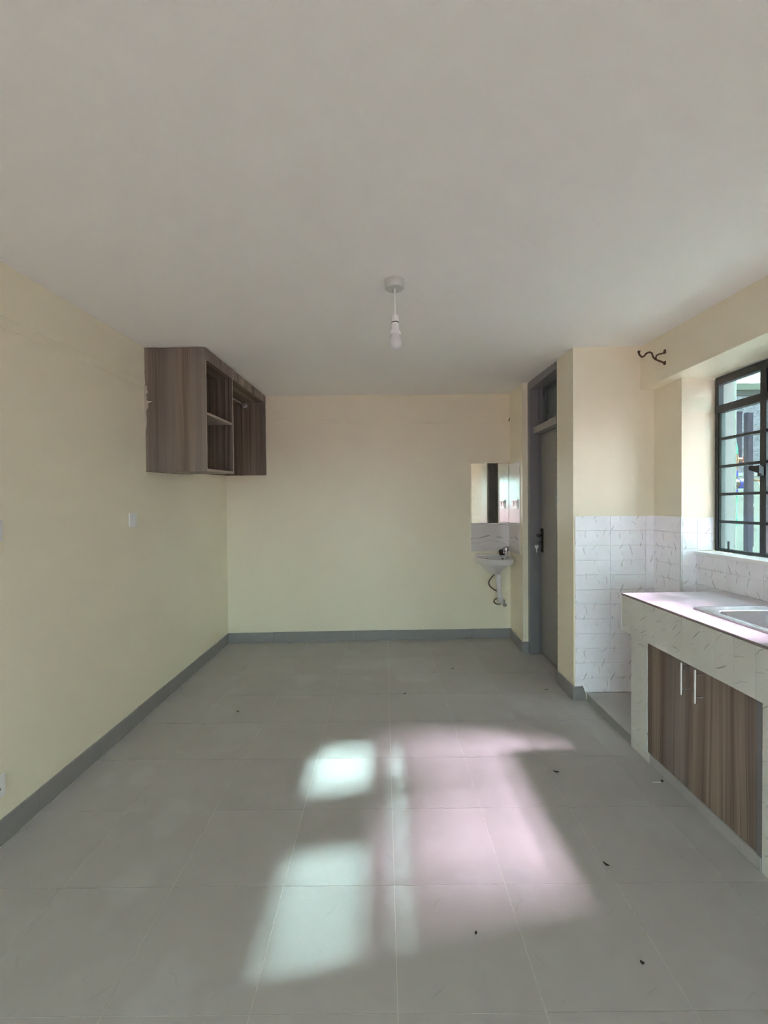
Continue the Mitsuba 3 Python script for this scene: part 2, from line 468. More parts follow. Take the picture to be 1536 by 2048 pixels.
obj('outer_reveal', join(box((2.160, WIN1 - 0.006, 1.09), (OUTX + 0.001, WIN1 + 0.002, 2.2)), box((OUTX, WIN1 - 0.006, 0.0), (OUTX + 0.004, 4.0, H))), 'mint_reveal_dimmed', 'wall_right', label='mint green outer plaster around the window')
obj('window_sill', box((SILLX - 0.018, WIN0, 1.066), (2.12, WIN1 - 0.001, 1.09), 0.003), 'sill_white', 'wall_right', label='white tiled window sill')

# tiles behind the basin
MY = 4.562
obj('splash_tile', box((0.905, MY - 0.006, 0.915), (1.300, 4.60, 1.194), 0.0015), 'basin_tile', 'wall_back', label='large grey veined marble tile above the basin')
obj('splash_tile', box((RETX - 0.010, 4.205, 0.915), (RETX + 0.01, MY - 0.007, 1.196), 0.0015), 'basin_tile', 'wall_return', label='marble tile beside the basin')
obj('tile_trim', box((0.905, MY - 0.009, 1.196), (1.300, 4.60, 1.206), 0.001), 'white_plastic', 'wall_back', label='thin white ledge under the mirror')
obj('tile_trim', box((RETX - 0.013, 4.19, 1.198), (RETX + 0.01, MY - 0.010, 1.208), 0.001), 'white_plastic', 'wall_return')
obj('glossy_panel', box((RETX - 0.009, 4.195, 1.210), (RETX + 0.01, MY - 0.007, 1.812), 0.001), 'board_white', 'wall_return', label='glossy pale panel behind the double switch')

# ------------------------------------------------------------------ window
W = struct('window_1', None, None, 'black steel window with glazing bars above the sink')
D0, D1 = WINX - 0.018, WINX + 0.018
y0, y1, z0, z1 = WIN0 + 0.004, WIN1 - 0.008, 1.091, 2.192
fr = join(box((D0, y1 - 0.028, z0), (D1, y1, z1), 0.003), box((D0, y0, z0), (D1, y0 + 0.028, z1), 0.003), box((D0, y0, z1 - 0.05), (D1, y1, z1), 0.003), box((D0, y0, z0), (D1, y1, z0 + 0.018), 0.003))
obj('frame', fr, 'frame_black', W)
obj('transom', box((D0 - 0.002, y0, 1.964), (D1, y1, 2.012), 0.003), 'frame_black', W)
obj('mullion', box((D0 - 0.001, 2.440, z0), (D1, 2.480, z1), 0.003), 'frame_black', W)
obj('mullion', box((D0 - 0.001, 2.145, 2.005), (D1, 2.170, z1), 0.003), 'frame_black', W)
zb = [1.800, 1.626, 1.452, 1.279]
for z in zb:
    obj('glazing_bar', box((D0 + 0.004, y0, z - 0.008), (D1 - 0.004, y1, z + 0.008), 0.002), 'frame_black', W)
obj('casement_stile', box((D0 + 0.006, y1 - 0.046, z0 + 0.018), (D1 - 0.002, y1 - 0.028, 1.964), 0.002), 'casement_green', W)
obj('unseen_shade_panel', box((WINX - 0.005, 2.165, 2.012), (WINX + 0.005, 2.44, z1 - 0.05)), 'frame_black', W, label='unseen black panel in the top light, shading a gap in the floor light')  # out of view, placed to shade a gap between the mint patches
zz = [z0 + 0.018] + zb[::-1] + [1.964]
bays = [(2.480, y1 - 0.028), (y0 + 0.028, 2.440)]
for k, (a, b) in enumerate(bays):
    for c, d in list(zip(zz[:-1], zz[1:])) + [(2.012, z1 - 0.05)]:
        if k == 1 and c > 2:
            b = 2.145
        q = trimesh.Trimesh([[WINX + 0.006, a, c], [WINX + 0.006, b, c], [WINX + 0.006, b, d], [WINX + 0.006, a, d]], [[0, 1, 2], [0, 2, 3]])
        obj('pane', q, 'glass', W)
obj('handle', join(box((D0 - 0.020, 2.448, 1.545), (D0, 2.474, 1.600), 0.003), loft([[(D0 - 0.032, 2.446, 1.560), (D0 - 0.018, 2.446, 1.560), (D0 - 0.018, 2.446, 1.606), (D0 - 0.032, 2.446, 1.606)], [(D0 - 0.036, 2.512, 1.585), (D0 - 0.022, 2.512, 1.585), (D0 - 0.022, 2.512, 1.606), (D0 - 0.036, 2.512, 1.606)]])), 'frame_black', W, label='black casement handle on the mullion')
obj('stay_peg', box((D0 - 0.016, 2.682, 1.095), (D0 - 0.006, 2.692, 1.160), 0.002), 'frame_black', W)

# ------------------------------------------------------------------ grey door beside the pier
Dn = struct('door_1', None, None, 'grey flush door with a dark glazed top light')
jx0, jx1, LFX = 1.352, 1.490, 1.462
obj('frame', join(box((jx0, DOOR1 - 0.055, 0.0), (LFX - 0.026, DOOR1 + 0.004, 2.52), 0.003), box((LFX - 0.026, DOOR1 - 0.038, 0.0), (jx1, DOOR1 + 0.004, 2.52), 0.003),
                  box((jx0, DOOR0 - 0.03, 0.0), (jx1, DOOR0 + 0.035, 2.52), 0.003),
                  box((jx0, DOOR0, 2.455), (LFX - 0.026, DOOR1, 2.53), 0.003), box((LFX - 0.026, DOOR0, 2.468), (jx1, DOOR1, 2.53), 0.003)), 'frame_grey', Dn)
obj('transom_bar', box((1.386, DOOR0 + 0.03, 2.046), (jx1, DOOR1 - 0.04, 2.106), 0.003), 'door_grey', Dn)
obj('leaf', box((LFX, DOOR0 + 0.038, 0.012), (LFX + 0.038, DOOR1 - 0.041, 2.042), 0.002), 'door_grey', Dn)
g0 = 1.478
obj('pane', box((g0, DOOR0 + 0.03, 2.106), (g0 + 0.004, DOOR1 - 0.038, 2.47)), 'glass', Dn, label='dark pane of the top light above the door')
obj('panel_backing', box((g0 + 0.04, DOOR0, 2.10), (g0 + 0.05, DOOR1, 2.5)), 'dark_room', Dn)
hb = obj('handle', join(box((LFX - 0.010, 4.020, 0.955), (LFX + 0.001, 4.058, 1.175), 0.003),
                        cyl((LFX - 0.05, 4.039, 1.110), (LFX - 0.005, 4.039, 1.110), 0.009),
                        tube(spline([(LFX - 0.048, 4.046, 1.110), (LFX - 0.052, 4.00, 1.110), (LFX - 0.052, 3.945, 1.105), (LFX - 0.046, 3.925, 1.100)], 14), [0.010] * 10 + [0.009, 0.008, 0.007, 0.005]),
                        lathe([(0.012, -0.006), (0.012, 0.006)], (LFX - 0.012, 4.039, 1.16), 'x'), lathe([(0.008, -0.006), (0.008, 0.006)], (LFX - 0.012, 4.039, 0.975), 'x')), 'bronze_dark', Dn, smooth=30, label='dark bronze lever handle and lock plate')
kt = thing('door_key', 'bright steel key hanging on its ring below the bronze door handle', 'key')
kx, ky, kz = LFX - 0.070, 4.043, 1.0
ring = [(kx + 0.03 + 0.012 * math.cos(a), ky, kz + 0.040 + 0.018 * math.sin(a)) for a in np.linspace(0, 2 * math.pi, 24)]
obj('ring', join(tube(ring, 0.0012, 6), cyl((LFX - 0.034, ky, kz + 0.045), (LFX - 0.006, ky, kz + 0.045), 0.004)), 'bronze_dark', kt, smooth=30)
bow = sg.Point(0, 0).buffer(0.017).union(sg.box(-0.017, -0.004, 0.017, 0.013)).difference(sg.Point(0, 0.009).buffer(0.0035))
bow = bow.union(sg.Polygon([(-0.006, -0.012), (0.006, -0.012), (0.0045, -0.05), (0.0, -0.056), (-0.004, -0.05), (-0.002, -0.044), (-0.0045, -0.038), (-0.002, -0.032), (-0.005, -0.026)]))
m = prism(bow, -0.0015, 0.0015)
m.vertices = np.stack([m.vertices[:, 0] + kx + 0.014, ky + m.vertices[:, 2], m.vertices[:, 1] + kz + 0.008], 1)
m.fix_normals()
obj('blade', m, 'key_nickel', kt)

# ------------------------------------------------------------------ wall wardrobe (top left corner)
wr = thing('wall_wardrobe', 'open grey-brown wood wardrobe box hung under the ceiling in the back left corner', 'cabinet')
WX, WY0, WY1, t = -1.195, 2.979, 4.488, 0.017


def wz(z, y):                       # the box was hung a little out of level
    return z + 0.037 * (y - WY0)


def slab(x0, x1, ya, yb, za, zb_, top_to=None):
    r = []
    for y in (ya, yb):
        a, b = wz(za, y), (wz(zb_, y) if top_to is None else top_to(y))
        r.append([(x0, y, a), (x1, y, a), (x1, y, b), (x0, y, b)])
    return loft(r)


def topz(y):
    return ceil_z(-1.4, y) - 0.004


DV = 3.507
obj('side_panel', slab(XL + 0.002, WX, WY0, WY0 + t, 1.660, 2.4, topz), 'wood', wr)
obj('end_panel', slab(XL + 0.002, WX, WY1 - t, WY1, 1.660, 2.4, topz), 'wood', wr)
obj('divider', slab(XL + 0.02, WX - 0.001, DV - t / 2, DV + t / 2, 1.656, 2.41), 'wood', wr)
obj('bottom_panel', slab(XL + 0.002, WX, WY0, DV + t / 2, 1.641, 1.660), 'wood', wr)
obj('top_panel', slab(XL + 0.002, WX - 0.018, WY0 + t, WY1 - t, 2.400, 2.416), 'wood', wr)
obj('fascia', slab(WX - 0.017, WX, WY0 + t, WY1 - t, 2.395, 2.40, topz), 'wood', wr)
obj('back_panel', slab(XL + 0.002, XL + 0.012, WY0 + t, WY1 - t, 1.660, 2.4, topz), 'wood', wr)
obj('shelf', slab(XL + 0.012, WX - 0.004, WY0 + t, DV - t / 2, 2.028, 2.046), 'wood_edge', wr)
for nm, ms in (('edge_strip', slab(WX, WX + 0.0015, DV - t / 2, DV + t / 2, 1.66, 2.40)), ('edge_strip', slab(WX, WX + 0.0015, WY0, WY0 + 0.008, 1.660, 2.395)), ('edge_strip', slab(WX, WX + 0.0015, WY0, DV + t / 2, 1.642, 1.659))):
    obj(nm, ms, 'wood_edge', wr)
rr = obj('hanging_rail', cyl((-1.395, DV + t / 2, wz(2.37, DV)), (-1.395, WY1 - t, wz(2.365, WY1)), 0.012), 'brushed', wr, smooth=30)
obj('rail_flange', lathe([(0.024, -0.006), (0.022, 0.006)], (-1.395, WY1 - t - 0.005, wz(2.365, WY1)), 'y'), 'brushed', wr, smooth=30)
# broken plaster left beside the panel
rng = np.random.default_rng(4)
pts = [(XL + 0.001, 2.225), (XL + 0.018, 2.215), (XL + 0.014, 2.195), (XL + 0.026, 2.175), (XL + 0.010, 2.165), (XL + 0.014, 2.12), (XL + 0.052, 2.115), (XL + 0.022, 2.10), (XL + 0.026, 2.08), (XL + 0.010, 2.05), (XL + 0.012, 1.98), (XL + 0.001, 1.90)]
m = prism(pts, 0, 0.006)
m.vertices = np.stack([m.vertices[:, 0], WY0 - 0.0005 - m.vertices[:, 2], m.vertices[:, 1]], 1)
m.fix_normals()
obj('plaster_chip', m, 'plaster_raw', 'wall_left', label='broken plaster edge where the wardrobe meets the wall')

# ------------------------------------------------------------------ pendant lamp
lp = thing('pendant_lamp', 'bare white bulb in a white holder hanging on a short cord from the ceiling', 'lamp')
LX, LY = 0.060, 2.09
zc = ceil_z(LX, LY)
obj('ceiling_rose', lathe([(0.0, -0.040), (0.038, -0.040), (0.042, -0.038), (0.0445, -0.034), (0.047, 0.001), (0.0, 0.001)], (LX, LY, zc)), 'rose_plastic', lp, smooth=28)
obj('cord_grip', lathe([(0.0, -0.046), (0.006, -0.046), (0.0075, -0.040), (0.0, -0.039)], (LX, LY, zc)), 'rose_plastic', lp, smooth=30)
obj('cord', tube(spline([(LX, LY, zc - 0.038), (LX + 0.001, LY, 2.36), (LX + 0.002, LY, 2.285)], 8), 0.0033), 'white_plastic', lp, smooth=30)
hx = LX + 0.002
ho = obj('lamp_holder', lathe([(0.0, 2.197), (0.0165, 2.197), (0.0172, 2.215), (0.0172, 2.262), (0.0, 2.262)], (hx, LY, 0)), 'white_plastic', lp, smooth=35)
obj('cap', lathe([(0.0, 2.264), (0.0175, 2.264), (0.0170, 2.275), (0.0145, 2.294), (0.006, 2.296), (0.0, 2.297)], (hx, LY, 0)), 'white_plastic', ho, smooth=35)
obj('shadow_gap', lathe([(0.0150, 2.258), (0.0178, 2.2605), (0.0178, 2.2635), (0.0150, 2.266)], (hx, LY, 0)), 'black_gap', ho, smooth=35)
obj('shade_ring', lathe([(0.017, 2.206), (0.0250, 2.205), (0.0262, 2.210), (0.0255, 2.222), (0.0172, 2.224)], (hx, LY, 0)), 'white_plastic', ho, smooth=35)
obj('bulb', lathe([(0.0, 2.137), (0.008, 2.138), (0.018, 2.143), (0.0255, 2.153), (0.0285, 2.166), (0.0270, 2.178), (0.0215, 2.190), (0.0165, 2.200), (0.0155, 2.210), (0.0, 2.211)], (hx, LY, 0)), 'bulb_opal', lp, smooth=60)

# ------------------------------------------------------------------ switches and sockets
def plate(cy_, cz_, w, h, x=XL, s=1):
    return box((x, cy_ - w / 2, cz_ - h / 2), (x + s * 0.009, cy_ + w / 2, cz_ + h / 2), 0.002)


sw = thing('light_switch', 'small white light switch on the left wall below the wardrobe', 'switch')
obj('plate', plate(2.806, 1.320, 0.082, 0.090), 'white_plastic', sw)
obj('rocker', box((XL + 0.009, 2.795, 1.303), (XL + 0.0125, 2.817, 1.337), 0.001), 'white_plastic', sw)
sw = thing('wall_plate', 'white wall plate cut by the left picture edge at switch height', 'switch')
obj('plate', plate(1.800, 1.308, 0.088, 0.088), 'white_plastic', sw)
obj('rocker', box((XL + 0.009, 1.789, 1.291), (XL + 0.0125, 1.811, 1.325), 0.001), 'white_plastic', sw)
so = thing('power_socket', 'white power socket low on the left wall at the left picture edge', 'socket')
obj('plate', plate(1.757, 0.245, 0.146, 0.092), 'white_plastic', so)
for c in (1.720, 1.790):
    obj('pin_hole', join(box((XL + 0.0085, c - 0.003, 0.255), (XL + 0.0096, c + 0.003, 0.268)), box((XL + 0.0085, c + 0.008, 0.234), (XL + 0.0096, c + 0.016, 0.240)), box((XL + 0.0085, c - 0.016, 0.234), (XL + 0.0096, c - 0.008, 0.240))), 'black_gap', so)
ds = thing('double_switch', 'double switch plate on the glossy panel beside the mirror', 'switch')
px_ = RETX - 0.009
obj('plate', box((px_ - 0.010, 4.245, 1.357), (px_ + 0.001, 4.412, 1.447), 0.002), 'switch_metal', ds)
for c in (4.287, 4.368):
    rk = loft([[(px_ - 0.010, c - 0.022, z), (px_ - 0.010, c + 0.022, z), (px_ - d, c + 0.022, z), (px_ - d, c - 0.022, z)] for z, d in ((1.368, 0.011), (1.402, 0.014), (1.436, 0.020))])
    obj('rocker', rk, 'switch_rocker', ds)

# ------------------------------------------------------------------ mirror and basin
one('wall_mirror', box((0.907, MY - 0.005, 1.207), (1.298, MY + 0.004, 1.828), 0.0015), 'silver', 'frameless square mirror on the back wall above the basin', 'mirror')

ba = thing('wash_basin', 'small white wall-hung wash basin in the corner under the mirror', 'basin')
BC, BB = 1.118, 4.553


def dring(a, d, z, back=BB, flat=0.0, n=48):
    """D outline: straight at the back wall, half ellipse in front."""
    w = np.linspace(math.pi, 2 * math.pi, n - 8)
    front = [(BC + a * math.copysign(abs(math.cos(k)) ** (0.85 if math.cos(k) < 0 else 0.62), math.cos(k)), back - d * abs(math.sin(k)) ** 0.85, z) for k in w]
    bk = [(BC + a * (1 - 2 * k / 9), back + flat, z) for k in range(1, 9)]
    return np.array(front + bk)


outer = [dring(0.036, 0.16, 0.694), dring(0.050, 0.19, 0.703), dring(0.072, 0.22, 0.722), dring(0.100, 0.25, 0.752), dring(0.130, 0.28, 0.785), dring(0.158, 0.305, 0.803), dring(0.172, 0.318, 0.806),
         dring(0.181, 0.328, 0.811), dring(0.186, 0.334, 0.820), dring(0.188, 0.336, 0.850), dring(0.186, 0.334, 0.861), dring(0.180, 0.328, 0.866)]
inner = [dring(0.168, 0.312, 0.867, BB, -0.004), dring(0.158, 0.300, 0.860, BB - 0.005, -0.085), dring(0.148, 0.285, 0.835, BB - 0.008, -0.092), dring(0.108, 0.245, 0.800, BB - 0.01, -0.11), dring(0.060, 0.175, 0.785, BB - 0.02, -0.12)]
obj('bowl', loft(outer + inner), 'porcelain', ba, smooth=40)
obj('splash_ledge', box((BC - 0.17, BB - 0.022, 0.860), (BC + 0.18, BB + 0.004, 0.888), 0.006), 'porcelain', ba)
obj('waste_pipe', join(cyl((1.155, 4.43, 0.700), (1.155, 4.43, 0.640), 0.032), tube(spline([(1.155, 4.43, 0.655), (1.160, 4.43, 0.55), (1.172, 4.435, 0.45), (1.185, 4.46, 0.405), (1.195, 4.52, 0.40), (1.2, 4.575, 0.40)], 30), 0.026)), 'pipe_white', ba, smooth=40)
obj('pipe_collar', lathe([(0.034, 0.668), (0.036, 0.672), (0.036, 0.686), (0.034, 0.690)], (1.155, 4.43, 0)), 'pipe_white', ba, smooth=35)
obj('hose', tube(spline([(1.128, 4.46, 0.715), (1.090, 4.45, 0.66), (1.060, 4.45, 0.60), (1.090, 4.45, 0.552), (1.150, 4.455, 0.515), (1.172, 4.50, 0.50)], 40), 0.0065), 'hose_brown', ba, smooth=40, label='dark flexible supply hose looping left of the waste pipe')
obj('hose', tube(spline([(1.163, 4.44, 0.447), (1.128, 4.45, 0.440), (1.112, 4.45, 0.415), (1.130, 4.45, 0.392), (1.165, 4.45, 0.386), (1.205, 4.47, 0.392)], 30), 0.006), 'hose_brown', ba, smooth=40, label='short dark hose end hooked at the foot of the waste pipe')
obj('angle_valve', join(cyl((1.220, 4.46, 0.392), (1.220, 4.575, 0.392), 0.011), cyl((1.220, 4.468, 0.392), (1.220, 4.468, 0.425), 0.010), lathe([(0.018, -0.010), (0.020, 0.0), (0.016, 0.012)], (1.222, 4.445, 0.378), 'y')), 'chrome', ba, smooth=40)
tp = obj('tap', join(lathe([(0.026, 0.880), (0.026, 0.892), (0.018, 0.900), (0.017, 0.930), (0.019, 0.938)], (1.215, 4.505, 0)), tube(spline([(1.215, 4.505, 0.918), (1.212, 4.46, 0.930), (1.207, 4.415, 0.925), (1.205, 4.40, 0.905)], 16), 0.012)), 'chrome', ba, smooth=40, label='chrome tap with a dark twin handle')
obj('tap_head', lathe([(0.016, 0.885), (0.018, 0.920), (0.026, 0.926), (0.027, 0.955), (0.021, 0.966), (0.0, 0.969)], (1.252, 4.505, 0)), 'chrome', tp, smooth=30)
obj('tap_head', join(lathe([(0.018, -0.02), (0.026, 0.006), (0.026, 0.024), (0.016, 0.034), (0.0, 0.036)], (1.196, 4.47, 0.905)), cyl((1.180, 4.465, 0.888), (1.226, 4.465, 0.888), 0.007)), 'bronze_dark', tp, smooth=30)
for ox in (1.200, 1.040):
    obj('overflow', lathe([(0.010, -0.003), (0.009, 0.003)], (ox, 4.446, 0.845), 'y'), 'bronze_dark', ba, smooth=30)

# ------------------------------------------------------------------ kitchen counter
kc = thing('kitchen_counter', 'masonry kitchen counter with marble tiled front edge and pale tiled top under the window', 'counter')
CX, CF, CT, CB = 1.38, 2.55, 0.878, 0.668
CN = 0.55                                   # near end, beyond the picture
LEG = 1.415
bowl_hole = sg.box(1.555, 1.60, 1.905, 2.10).buffer(0.0)
top = sg.Polygon([(CX + 0.004, CN), (SILLX - 0.008, CN), (SILLX - 0.008, CF + 0.03), (CX + 0.004, CF)]).difference(bowl_hole)
obj('worktop', prism(top, CT - 0.010, CT), 'worktop_tile', kc, label='pale pinkish tiled worktop')
core = sg.Polygon([(CX + 0.008, CN), (SILLX - 0.008, CN), (SILLX - 0.008, CF + 0.028), (CX + 0.008, CF - 0.004)]).difference(bowl_hole)
obj('slab', prism(core, CB, CT - 0.010), 'render_grey', kc)
obj('edge_trim', join(box((CX, CN, CT - 0.0105), (CX + 0.008, CF, CT - 0.001), 0.001), box((CX, CF - 0.004, CT - 0.0105), (SILLX - 0.01, CF + 0.001, CT - 0.001), 0.001)), 'worktop_edge', kc, label='thin brown edge line of the worktop')
fy = [CF, 2.447, 2.343, 2.238, 2.139, 2.035, 1.932, 1.831, 1.731, 1.63, 1.53, 1.43, 1.33, 1.13, 0.93, 0.73, CN]
for a, b in zip(fy[1:], fy[:-1]):
    obj('tile', box((CX + random.uniform(0, 0.0006), a + 0.0007, CB - 0.004), (CX + 0.008, b - 0.0007, CT - 0.011), 0.001), 'marble_fascia', kc)
for a in (1.72, 1.98):
    obj('tile', box((a - 0.30 + 0.001, CF - 0.004, CB - 0.004), (min(a, SILLX - 0.01), CF + 0.003, CT - 0.011), 0.001), 'marble_wall', kc)
obj('corner_trim', box((CX - 0.0015, CF - 0.003, CB - 0.004), (CX + 0.004, CF + 0.004, CT - 0.012), 0.0008), 'white_plastic', kc)
PZ = 0.058
obj('plinth', prism([(LEG + 0.006, CN), (2.0, CN), (2.0, KIT_Y - 0.008), (LEG + 0.020, KIT_Y - 0.012), (LEG + 0.006, 2.5)], 0.0, PZ - 0.004), 'concrete', kc)
obj('plinth_top', prism([(LEG + 0.003, 2.515), (XR - 0.008, 2.515), (XR - 0.008, KIT_Y - 0.010), (LEG + 0.013, KIT_Y - 0.014)], PZ - 0.004, PZ), 'floor_tile_gloss', kc, label='grey tiled top of the low plinth beside the counter')
py = [2.335, 1.98, 1.640]
for a, b in zip(py[1:], py[:-1]):
    obj('tile', box((LEG - 0.001 + random.uniform(-0.001, 0.001), a + 0.001, 0.001), (LEG + 0.007, b - 0.001, PZ - 0.006), 0.001), 'floor_tile_gloss', kc)
obj('leg', box((LEG + 0.008, 2.362, PZ - 0.004), (1.90, 2.505, CB)), 'render_grey', kc)
obj('leg', box((LEG + 0.008, CN + 0.02, 0.0), (1.90, 1.637, CB)), 'render_grey', kc)
lf = [0.001, 0.272, CB - 0.005]
for c, d in zip(lf[:-1], lf[1:]):
    obj('tile', box((LEG, 2.336 if c < 0.1 else 2.362, c), (LEG + 0.010, 2.512, d - 0.001), 0.001) if c > 0.1 else prism([(LEG, 2.362), (LEG, 2.512), (LEG + 0.010, 2.512), (LEG + 0.010, 2.362)], c, d), 'marble_fascia', kc)
    obj('tile', box((LEG, 1.44, c), (LEG + 0.010, 1.637, d - 0.001), 0.001), 'marble_fascia', kc)
    obj('tile', box((LEG + 0.011, 2.504, max(c, PZ)), (1.66, 2.512, d - 0.001), 0.001), 'marble_wall', kc)
obj('tile', prism([(LEG - 0.001, 2.336), (LEG - 0.001, 2.362), (LEG + 0.007, 2.362), (LEG + 0.007, 2.336)], 0.001, 0.050), 'marble_fascia', kc)

cb = thing('sink_cupboard', 'two-door wood cupboard built in under the kitchen counter', 'cabinet')
DXF = LEG + 0.004
for (a, b), yh in (((2.0205, 2.360), 2.030), ((1.6675, 2.0180), 1.951)):
    d = obj('door', box((DXF, a, 0.056), (DXF + 0.017, b, CB - 0.002), 0.0012), 'wood_cupboard', cb)
    yh = yh + (0.012 if yh > 2.0 else 0.0)
    bar = cyl((DXF - 0.034, yh, 0.503), (DXF - 0.034, yh, 0.655), 0.0058)
    posts = [cyl((DXF - 0.034, yh, z), (DXF + 0.002, yh, z), 0.0042) for z in (0.528, 0.630)]
    obj('handle', join(bar, *posts), 'brushed', d, smooth=35, label='brushed steel bar handle')
obj('side_panel', box((DXF, 1.640, 0.050), (DXF + 0.5, 1.6655, CB - 0.002), 0.001), 'frame_grey', cb, label='grey edge board beside the nearer door')
obj('side_panel', box((DXF + 0.02, 2.345, 0.060), (DXF + 0.5, 2.361, CB - 0.002)), 'wood', cb)
obj('bottom_panel', box((DXF + 0.018, 1.666, PZ), (DXF + 0.5, 2.345, PZ + 0.016)), 'wood', cb)

# sink
sk = thing('kitchen_sink', 'stainless steel sink let into the pale kitchen worktop', 'sink')


def rrect(x0, x1, ya, yb, r, z, n=8):
    pts = []
    for cx_, cy_, a0 in ((x1 - r, yb - r, 0), (x0 + r, yb - r, 90), (x0 + r, ya + r, 180), (x1 - r, ya + r, 270)):
        for k in range(n):
            a = math.radians(a0 + 90 * k / (n - 1))
            pts.append((cx_ + r * math.cos(a), cy_ + r * math.sin(a), z))
    return np.array(pts)


zs = CT
sr = [rrect(1.515, 1.960, 1.05, 2.168, 0.030, zs + 0.001), rrect(1.516, 1.959, 1.051, 2.167, 0.030, zs + 0.006), rrect(1.522, 1.953, 1.057, 2.161, 0.028, zs + 0.009), rrect(1.534, 1.941, 1.07, 2.148, 0.026, zs + 0.006)]
ri = [rrect(1.563, 1.897, 1.615, 2.098, 0.075, zs + 0.0055), rrect(1.567, 1.893, 1.619, 2.094, 0.072, zs + 0.002), rrect(1.570, 1.890, 1.623, 2.090, 0.070, zs - 0.02), rrect(1.580, 1.880, 1.633, 2.080, 0.065, zs - 0.13), rrect(1.60, 1.86, 1.655, 2.058, 0.05, zs - 0.15)]
obj('rim', loft(sr + [rrect(1.548, 1.915, 1.60, 2.115, 0.08, zs + 0.0055)] + ri[:1], False, False), 'steel', sk, smooth=35)
obj('bowl', loft(ri, False, True), 'steel', sk, smooth=35)
obj('waste', lathe([(0.04, 0.0), (0.042, 0.003), (0.03, 0.003), (0.0, 0.001)], (1.73, 1.86, zs - 0.150)), 'chrome', sk, smooth=30)

# ------------------------------------------------------------------ curtain bracket
one('curtain_bracket', join(tube(spline([(1.650, 2.84, 2.372), (1.657, 2.84, 2.350), (1.673, 2.84, 2.340), (1.692, 2.84, 2.356), (1.711, 2.84, 2.369), (1.731, 2.84, 2.365), (1.740, 2.84, 2.343), (1.760, 2.84, 2.323), (1.792, 2.84, 2.310), (1.812, 2.84, 2.298)], 60), 0.0055),
                            lathe([(0.0, -0.008), (0.007, -0.005), (0.009, 0.0), (0.007, 0.005), (0.0, 0.008)], (1.650, 2.84, 2.374)),
                            tube(spline([(1.760, 2.84, 2.326), (1.773, 2.84, 2.355), (1.795, 2.84, 2.360), (1.814, 2.84, 2.374)], 24), 0.0048),
                            box((1.812, 2.830, 2.288), (1.8195, 2.850, 2.312), 0.002), box((1.812, 2.830, 2.360), (1.8195, 2.850, 2.386), 0.002)), 'rust', 'rusty wrought iron double curtain rod bracket on the boxed beam', 'bracket', smooth=40)
one('wall_hook', join(cyl((1.300, 4.566, 2.268), (1.300, 4.530, 2.268), 0.004), cyl((1.300, 4.530, 2.262), (1.300, 4.530, 2.290), 0.004)), 'rust', 'tiny rusty hook high in the corner right of the back wall', 'hook', smooth=30)

# ------------------------------------------------------------------ litter on the floor
def curl(x, y, s, a, seed):
    r = np.random.default_rng(seed)
    k = np.linspace(-1, 1, 9)
    p = np.stack([x + s * k * math.cos(a) - 0.25 * s * k * k * math.sin(a), y + s * k * math.sin(a) + 0.25 * s * k * k * math.cos(a), 0.004 + 0.002 * np.abs(k) + 0.001 * r.random(9)], 1)
    return tube(p, 0.0035 * np.sqrt(np.maximum(1.02 - k * k, 0.02)), 6)


for lab, x, y, s, a, m in (('dark curled leaf scrap on the floor in front of the cupboard', 0.886, 2.268, 0.016, -0.4, 'debris_dark'),
                           ('dark crumb on the floor in the middle of the room', 0.146, 3.237, 0.010, 0.2, 'debris_dark'),
                           ('tan leaf scrap on the floor ahead of the basin', 0.574, 3.724, 0.016, 0.5, 'debris_tan'),
                           ('tan leaf scrap on the floor near the grey door', 1.215, 3.285, 0.016, 0.1, 'debris_tan'),
                           ('dark crumb on the floor at the far left of the room', -1.006, 2.974, 0.009, 0.3, 'debris_dark'),
                           ('dark crumb in the pink light nearest the camera', 0.289, 1.411, 0.005, 0.9, 'debris_dark'),
                           ('dark crumb on the grey floor at the lower right', 0.773, 1.313, 0.006, -0.8, 'debris_dark'),
                           ('thin dark twig on the shaded floor before the nearer cupboard door', 0.848, 1.678, 0.013, -0.9, 'debris_dark')):
    one('floor_scrap', curl(x, y, s, a, int(abs(x * 1000))), m, lab, 'debris', smooth=True)
mt = thing('matchstick', 'white stick with a black head on the floor by the cupboard plinth', 'debris')
obj('stick', box((1.335, 2.176, 0.001), (1.377, 2.180, 0.004)), 'white_plastic', mt)
obj('head', lathe([(0.0, -0.006), (0.005, -0.003), (0.006, 0.0), (0.005, 0.003), (0.0, 0.006)], (1.385, 2.183, 0.006)), 'debris_dark', mt, smooth=True)

# ------------------------------------------------------------------ outside the kitchen window
struct('ground', box((2.27, -3, -0.35), (30, 20, -0.2)), 'concrete', 'concrete yard outside')
one('yard_pier', box((OUTX + 0.006, 4.0, -0.2), (3.215, 4.61, 6.0), 0.006), 'mint_wall_dimmed', 'mint green outside wall corner seen at the left of the window', 'wall')
yw = thing('yard_wall', 'mint green yard wall with a grey pebble-dashed upper part beyond the window', 'wall')
YW = 4.62
obj('lower_wall', box((3.224, YW, -0.2), (9.0, YW + 0.2, 1.672)), 'mint_wall_dimmed', yw)
obj('ledge', box((3.224, YW - 0.02, 1.674), (9.0, YW + 0.2, 1.712), 0.004), 'ledge_pale', yw)
obj('pebble_dash', box((3.224, YW + 0.01, 1.713), (9.0, YW + 0.2, 2.110)), 'pebble_dash', yw)
obj('band', box((3.224, YW - 0.005, 2.111), (9.0, YW + 0.2, 2.140)), 'frame_black', yw)
obj('pebble_dash', box((3.224, YW + 0.01, 2.141), (9.0, YW + 0.2, 2.515)), 'pebble_dash', yw)
obj('band', box((3.224, YW - 0.01, 2.516), (9.0, YW + 0.2, 2.570)), 'band_dark', yw)
